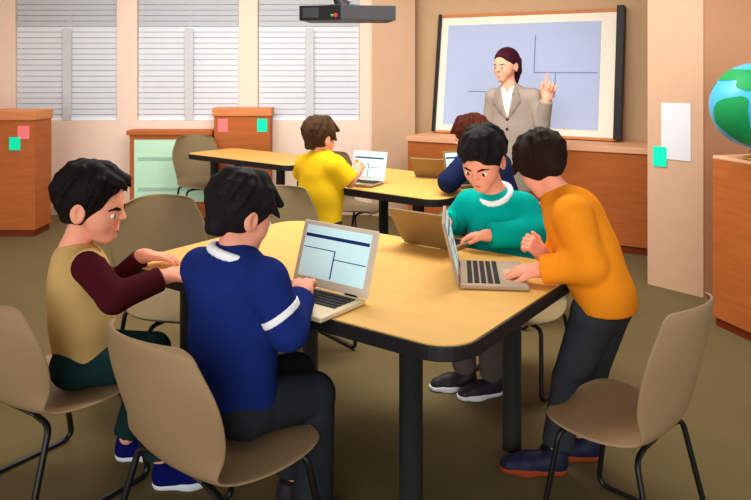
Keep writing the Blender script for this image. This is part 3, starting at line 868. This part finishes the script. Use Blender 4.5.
# ---- boy in navy blue, seated with his back to us
def blue_boy():
    d = 2.2; f = A(.6, .8, 0)
    j = dict(fwd=f, neck=P(235, 251, 2.21), chest=P(231, 288, 2.2), pelvis=P(234, 392, 2.2), sl=P(201, 268, 2.29), sr=P(266, 281, 2.11),
             er=P(288, 330, 2.10), wr=P(302, 292.5, 2.285), el=A(-.56, 2.36, .72), wl=A(-.355, 2.36, .778),
             hr=A(-.39, 2.16, .475), hl=A(-.49, 2.25, .475), kr=A(-.20, 2.32, .44), kl=A(-.28, 2.48, .44), ar=A(-.20, 2.30, .09), al=A(-.28, 2.46, .09))
    root, base = person('boy in a navy blue sweater with white collar, back turned, typing on the cream laptop', (-.44, 2.2, 0))
    hd = Head(P(242, 214, 2.22), (.74, .62, -.26), .230)
    hp = hd.skin(j['neck'])
    h1 = hand(j['wr'], A(-.01, .12, .012), (0, 0, 1), .165, -1, [(.25, .4, .25), (.2, .4, .25), (.2, .4, .25), (.25, .4, .25)], (.7, .6), .15)
    h2 = hand(j['wl'], A(.035, .1, -.002), (0, 0, 1), .15, 1, [(.2, .35, .3)]*4, (.7, .6), .12)
    soft('body', body_prims(j) + hp + h1 + h2, M_skin, root, base, .0036)
    hd.face(root, base, hp, M_hairn, sides=(1, -1))
    hd.hair(root, base, M_hairn, [((0, -.35, .1), (0, -.34, -.22), .19, .15), ((.1, .1, .47), (.26, .40, .22), .15, .05, 1), ((-.1, .1, .47), (-.1, .42, .3), .15, .05, 1), ((.3, .15, .25), (.36, .36, .06), .10, .02, 1), ((-.05, -.3, .48), (.1, .1, .56), .12, .07, 1), ((-.12, -.2, .50), (-.3, -.3, .3), .1, .06, 1)], vol=1.03, nape=-.33)
    t = torso_prims(j, 1.05, .012, .134, .140, .72, P(234, 396, 2.2), nl=.055)
    t += arm_prims(j, 'r', 1.18, .010, .80, kk=.025) + arm_prims(j, 'l', 1.1, .010, .95)
    nk = j['neck'] + A(.006, -.006, -.006); nn = A(.30, .08, 1)
    soft('sweater', t, M_blue, root, base, .005)
    soft('collar', ring(nk, nn, .080, .014, 24), M_white, root, base, .004, .006)
    q = j['sr'] + (j['er'] - j['sr'])*.66; nn = nrm(A(.55, 0, -.8))
    soft('sleeve_stripe', [rc(j['sr'], j['er'], .047*1.18 + .0135, .040*1.18 + .0135, cut=[(q + nn*.011, nn), (q - nn*.011, -nn)])], M_white, root, base, .0035)
    trousers(root, base, M_trk, j, 1.05, .014)
    shoe(root, base, A(-.24, 2.25), (.5, .8), .22, M_shoeb, M_sole); shoe(root, base, A(-.32, 2.41), (.5, .8), .22, M_shoeb, M_sole)
blue_boy()

# ---- boy in teal, seated on the far side
def teal_boy():
    f = A(-.5, -.86, 0)
    j = dict(fwd=f, neck=P(494, 192, 3.2), chest=P(499, 220, 3.21), pelvis=A(.57, 3.28, .50), sr=A(.435, 3.28, .875), sl=A(.65, 3.15, .875),
             el=A(.685, 3.06, .785), wl=A(.475, 3.03, .790), er=A(.36, 3.35, .77), wr=A(.32, 3.24, .80),
             hr=A(.51, 3.34, .46), hl=A(.63, 3.27, .46), kr=A(.36, 3.11, .45), kl=A(.49, 3.02, .45), ar=A(.42, 3.36, .09), al=A(.535, 3.29, .09))
    root, base = person('boy in a teal sweater with white collar looking down at the bronze laptop', (.57, 3.28, 0))
    hd = Head(P(483, 160, 3.12), (-.50, -.78, -.40), .25, wide=.93)
    hp = hd.skin(j['neck'])
    h1 = hand(j['wl'], A(-.10, .05, -.012), (0, -.1, 1), .13, -1, [(.2, .4, .3)]*4, (.6, .5), .1)
    h2 = hand(j['wr'], A(-.02, -.10, -.012), (0, 0, 1), .13, 1, [(.2, .4, .3)]*4)
    soft('body', body_prims(j) + hp + h1 + h2, M_skin, root, base, .0042)
    hd.face(root, base, hp, M_hairk, ez=-.07, brow=.019)
    hd.hair(root, base, M_hairn, [((-.05, -.2, .48), (.12, .1, .50), .12, .08, 1), ((.12, .1, .47), (-.10, .37, .33), .13, .05, 1), ((-.12, .05, .47), (-.25, .32, .33), .12, .05, 1), ((.2, .1, .42), (.2, .36, .30), .12, .05, 1)], vol=1.04, nape=-.25, face_c=(0, .55, -.22), face_r=(.375, .47, .45))
    t = torso_prims(j, 1.05, .014, .130, .140, .72, j['pelvis'] - UPV*.04, nl=.06) + arm_prims(j, 'l', 1.25, .014, .95, kk=.03) + arm_prims(j, 'r', 1.15, .012, .95)
    soft('sweater', t, M_teal, root, base, .005)
    soft('collar', ring(j['neck'] + A(.004, -.022, -.004), A(-.42, -.50, 1), .068, .0125, 20), M_white, root, base, .004, .006)
    trousers(root, base, M_trm, j, .95)
    shoe(root, base, A(.475, 3.36), (-.95, -.12), .22, M_shoeb, M_sole); shoe(root, base, A(.585, 3.30), (-.92, -.30), .22, M_shoeb, M_sole)
teal_boy()

# ---- boy in orange, standing and leaning over the table
def orange_boy():
    f = A(-.86, .5, 0)
    j = dict(fwd=f, neck=P(559, 194, 2.72), chest=P(575, 222, 2.66), pelvis=P(604, 292, 2.575), sl=P(573, 215, 2.54), sr=P(562, 212, 2.79),
             el=P(588, 266, 2.50), wl=P(540, 269.5, 2.56), er=P(560, 264, 2.80), wr=P(543, 254, 2.77),
             hl=A(.785, 2.56, .62), hr=A(.88, 2.67, .62), kl=A(.72, 2.645, .35), kr=A(.83, 2.74, .35), al=A(.675, 2.655, .09), ar=A(.795, 2.765, .09))
    root, base = person('boy in an orange sweater and grey trousers leaning over the table corner', (.76, 2.68, 0))
    hd = Head(P(541, 166, 2.76), (-.36, .74, -.54), .215)
    hp = hd.skin(j['neck'], False)
    h1 = hand(j['wl'], P(509, 271.5, 2.62) - j['wl'], (0, -.2, 1), .165, -1, [(.2, .4, .3), (.15, .4, .3), (.2, .4, .3), (.25, .4, .3)], (.5, .5), .14)
    h2 = hand(j['wr'], A(-.08, -.02, .07), (.3, -.9, .4), .14, 1, [(.9, 1.3, .9)]*4, (.8, .2), .05)
    soft('body', body_prims(j) + hp + h1 + h2, M_skin, root, base, .004)
    hd.face(root, base, hp, M_hairb)
    hd.hair(root, base, M_hairb, [((0, -.36, .1), (0, -.34, -.2), .19, .15), ((.1, .1, .47), (.2, .40, .22), .15, .07, 1), ((-.1, .1, .47), (-.22, .40, .2), .15, .07, 1), ((.2, -.1, .45), (.42, .0, .3), .1, .04, 1), ((-.3, .1, .3), (-.38, .32, .02), .1, .03, 1), ((0, -.3, .5), (.15, 0, .54), .12, .06, 1)], vol=1.12, nape=-.58, ears=False)
    hem = P(598, 303, 2.62)
    t = torso_prims(j, 1.05, .012, .118, .118, .78, None)
    for p in t[:2]: p['cut'] = (hem, A(.0, 0, -1))
    soft('sweater', t + arm_prims(j, 'l', 1.2, .012, .95, kk=.025) + arm_prims(j, 'r', 1.05, .010, .92), M_orange, root, base, .005)
    trousers(root, base, M_trg, j, .98, .012)
    shoe(root, base, A(.715, 2.655), (-.98, .04), .25, M_shoen, M_solebr); shoe(root, base, A(.865, 2.75), (-.97, .05), .23, M_shoen, M_solebr)
orange_boy()

# ---- boy in yellow, standing at the middle table
def yellow_boy():
    f = A(.55, .83, 0)
    j = dict(fwd=f, neck=P(321, 157, 4.5), chest=P(321, 172, 4.5), pelvis=P(320, 216, 4.48), sl=P(306, 165.5, 4.58), sr=P(335, 166.5, 4.42),
             er=P(350, 182, 4.44), wr=P(358, 172, 4.58), el=A(-.47, 4.63, .80), wl=A(-.40, 4.78, .78),
             hr=A(-.29, 4.44, .53), hl=A(-.40, 4.52, .53), kr=A(-.28, 4.45, .29), kl=A(-.39, 4.53, .29), ar=A(-.28, 4.44, .08), al=A(-.39, 4.52, .08))
    root, base = person('boy in a yellow shirt standing at the middle table, touching the white laptop screen', (-.34, 4.48, 0))
    hd = Head(P(320, 138, 4.52), (.66, .74, -.12), .235)
    hp = hd.skin(j['neck'])
    h1 = hand(j['wr'], A(.03, .06, .06), (.5, -.6, .3), .14, -1, [(.6, .8, .4), (.7, .9, .6), (.9, 1.1, .6), (1.0, 1.1, .6)], (.6, .4), .05)
    h2 = hand(j['wl'], A(.1, .08, -.01), (0, 0, 1), .13, 1)
    soft('body', body_prims(j) + hp + h1 + h2, M_skin, root, base, .0045)
    hd.face(root, base, hp, M_hairm)
    hd.hair(root, base, M_hairm, [((0, -.35, .1), (0, -.34, -.22), .19, .15), ((.1, .1, .47), (.26, .38, .25), .15, .06, 1), ((.28, .12, .22), (.36, .25, -.02), .10, .03, 1), ((0, -.3, .46), (.1, .1, .54), .12, .07, 1)], vol=1.04, nape=-.33)
    t = torso_prims(j, 1.05, .014, .132, .135, .75, j['pelvis'] - UPV*.09) + arm_prims(j, 'r', 1.2, .016, .93, True) + arm_prims(j, 'l', 1.2, .016, .93, True)
    soft('shirt', t, M_yellow, root, base, .005)
    trousers(root, base, M_trk, j, .95)
    shoe(root, base, A(-.31, 4.40), (.4, .9), .2, M_shoeb, M_sole); shoe(root, base, A(-.42, 4.48), (.3, .9), .2, M_shoeb, M_sole)
yellow_boy()

# ---- student in navy behind the boy in teal
def navy_student():
    f = A(-.78, .62, 0)
    j = dict(fwd=f, neck=A(.68, 4.50, .96), chest=A(.735, 4.45, .86), pelvis=A(.81, 4.39, .50), sl=P(468, 162, 4.40), sr=A(.80, 4.56, .885),
             el=P(449, 181.5, 4.37), wl=A(.475, 4.58, .79), er=A(.72, 4.73, .81), wr=A(.60, 4.70, .80),
             hl=A(.76, 4.33, .46), hr=A(.86, 4.45, .46), kl=A(.48, 4.52, .44), kr=A(.60, 4.66, .44), al=A(.50, 4.52, .09), ar=A(.62, 4.66, .09))
    root, base = person('student with auburn hair and navy sleeve, mostly hidden behind the boy in teal', (.81, 4.39, 0))
    hd = Head(P(471, 137, 4.56), (-.74, .55, -.30), .245)
    hp = hd.skin(j['neck'])
    h1 = hand(j['wl'], A(.05, .1, -.005), (0, 0, 1), .13, -1); h2 = hand(j['wr'], A(-.1, .03, -.005), (0, 0, 1), .13, 1)
    soft('body', body_prims(j) + hp + h1 + h2, M_skin, root, base, .005)
    hd.face(root, base, hp, M_haira)
    hd.hair(root, base, M_haira, [((0, -.35, .1), (0, -.34, -.22), .19, .15), ((.1, .1, .47), (.2, .38, .25), .15, .06, 1), ((-.1, .1, .47), (-.2, .38, .25), .15, .06, 1)], vol=1.04, nape=-.33)
    t = torso_prims(j, 1.05, .012, .125, .13, .75, j['pelvis'] - UPV*.05) + arm_prims(j, 'l', 1.3, .014, .95) + arm_prims(j, 'r', 1.1, .012, .95)
    soft('sweater', t, M_navy, root, base, .006)
    trousers(root, base, M_trk, j, .95)
    shoe(root, base, A(.53, 4.50), (-.8, .5), .22, M_shoeb, M_sole); shoe(root, base, A(.65, 4.64), (-.8, .5), .22, M_shoeb, M_sole)
navy_student()

# ---- teacher in front of the board
def teacher():
    f = A(-.45, -.89, 0); d = 5.85
    j = dict(fwd=f, neck=P(509, 86, d), chest=P(513, 108, d), pelvis=P(515, 150, d), sr=P(494, 97, 5.94), sl=P(534, 97, 5.77),
             er=P(489, 125, 5.97), wr=P(494, 150, 5.86), el=P(542, 124, 5.70), wl=P(546.5, 99, 5.62),
             hr=A(1.05, 5.90, .80), hl=A(1.21, 5.82, .80), kr=A(1.06, 5.88, .45), kl=A(1.20, 5.81, .45), ar=A(1.06, 5.90, .09), al=A(1.20, 5.83, .09))
    root, base = person('teacher in a taupe jacket with ponytail raising a finger before the board', (1.13, 5.86, 0))
    hd = Head(P(506, 65.5, d), (-.74, -.66, -.06), .265, wide=.92)
    hp = hd.skin(j['neck'])
    h1 = hand(j['wl'], P(551, 84, 5.62) - j['wl'], (.2, .9, 0), .21, 1, [(.0, .08, .05), (1.0, 1.3, .8), (1.1, 1.3, .8), (1.1, 1.3, .8)], (.5, .2), .04)
    h2 = hand(j['wr'], A(0, 0, -1), (-.8, .4, 0), .17, 1)
    soft('body', body_prims(j, 1.15) + hp + h1 + h2, M_skint, root, base, .0052)
    hd.face(root, base, hp, M_hairt, ez=-.04)
    hd.hair(root, base, M_hairt, [((0, -.40, .22), (0, -.58, .12), .12, .12, 1), ((0, -.58, .12), (.02, -.60, -.22), .13, .13, 1), ((.02, -.60, -.22), (.03, -.52, -.62), .13, .04, 1)], vol=.985, locks=0, nape=-.2, face_c=(0, .55, -.16), face_r=(.50, .43, .50))
    V0, V1 = j['neck'] + f*.0 - UPV*.0, P(511, 117, d)
    R_ = right_of(f)
    t0 = torso_prims(j, 1.15, .016, .165, .175, .62, A(0, 0, .66))
    for p in t0[:2]: p['cut'] = (A(0, 0, .66), (0, 0, -1))
    low = [rc(j['pelvis'], j['pelvis'] - UPV*.25, .18, .21, (f, .66), k=.04, cut=(A(0, 0, .70), (0, 0, -1)))]
    arms = arm_prims(j, 'r', 1.18, .014, .95) + arm_prims(j, 'l', 1.18, .014, .93)
    jacket0 = t0 + low + arms
    cl = [rc(j['neck'] + f*.12 + UPV*.0, P(511, 119, d) + f*.12, .062, .004, (f, 3.0), sub=True, k=.004)]
    jk = soft('jacket', jacket0 + cl, M_jack, root, base, .006)
    bl = torso_prims(j, 1.15, .006, .155, .16, .62, None)
    for p in bl[:2]: p['cut'] = (A(0, 0, .80), (0, 0, -1))
    soft('blouse', bl + [rc(j['neck'] + f*.10 + UPV*.04, j['neck'] + f*.10 - UPV*.075, .052, .004, (f, 3.0), sub=True, k=.004)], M_blouse, root, base, .006)
    # lapels lie on the jacket front
    def onj(p):
        q = p + f*.30
        for _ in range(120):
            if sdf_at(jacket0, q, .02) < 0.002: break
            q = q - f*.004
        return q
    for s in (-1, 1):
        a_, m_, b_ = j['neck'] + R_*s*.068 - UPV*.015, j['neck'] + R_*s*.085 - UPV*.12, P(511, 118, d) + R_*s*.012
        pts = [onj(a_ + (m_ - a_)*u) for u in (0, .5, 1)] + [onj(m_ + (b_ - m_)*u) for u in (.5, 1)]
        rr = [.016, .030, .034, .022, .006]
        soft('lapel', [rc(pts[i], pts[i+1], rr[i], rr[i+1], (f, .35), k=.006) for i in range(4)], M_lapel, jk, base, .004, .006)
    for z in (118.5, 128):
        q = onj(P(511, z, d)); soft('button', [ell(q, (.012, .006, .012), hframe(f))], M_hairt, jk, base, .0025)
    sk = [rc(A(1.13, 5.86, .82), A(1.13, 5.86, .50), .165, .165, (f, .68), k=.03, cut=[(A(0, 0, .50), (0, 0, -1)), (A(0, 0, .86), (0, 0, 1))])]
    soft('skirt', sk, M_lapel, root, base, .007)
    shoe(root, base, A(1.07, 5.94), (-.35, -.9), .24, M_shoeb, M_shoeb); shoe(root, base, A(1.215, 5.87), (-.35, -.9), .24, M_shoeb, M_shoeb)
teacher()
world = bpy.data.worlds.new('daylight'); scene.world = world; world.use_nodes = True
bg = world.node_tree.nodes['Background']; bg.inputs['Color'].default_value = (0.98, 0.99, 1.0, 1); bg.inputs['Strength'].default_value = 0.43
def area(name, loc, size, energy, rot=(0, 0, 0), col=(1, 0.98, 0.95)):
    l = bpy.data.lights.new(name, 'AREA'); l.shape = 'RECTANGLE'; l.size = size[0]; l.size_y = size[1]; l.energy = energy; l.color = col
    o = bpy.data.objects.new(name, l); link(o); o.location = loc; o.rotation_euler = rot; return o
area('added_ceiling_fill', (-1.4, 5.6, CEIL - 0.02), (3.0, 1.0), 60)  # unseen area fills added under the ceiling, brightest towards the back
area('added_ceiling_fill', (0.3, 4.0, CEIL - 0.02), (2.4, 0.8), 105)
sl = bpy.data.lights.new('added_sun_fill', 'SUN'); sl.energy = 2.0; sl.angle = math.radians(50); sl.color = (1, 0.985, 0.97)  # soft sun added behind the camera to brighten upright surfaces
so = bpy.data.objects.new('added_sun_fill', sl); link(so); so.location = (-2, -3, 2)
so.rotation_euler = Vector((0.16, 0.96, -0.15)).to_track_quat('-Z', 'Y').to_euler()
scene.view_settings.view_transform = 'Standard'; scene.view_settings.look = 'None'
scene.view_settings.exposure = 0.0; scene.view_settings.gamma = 1.0
try: scene.view_settings.use_curve_mapping = False
except Exception: pass
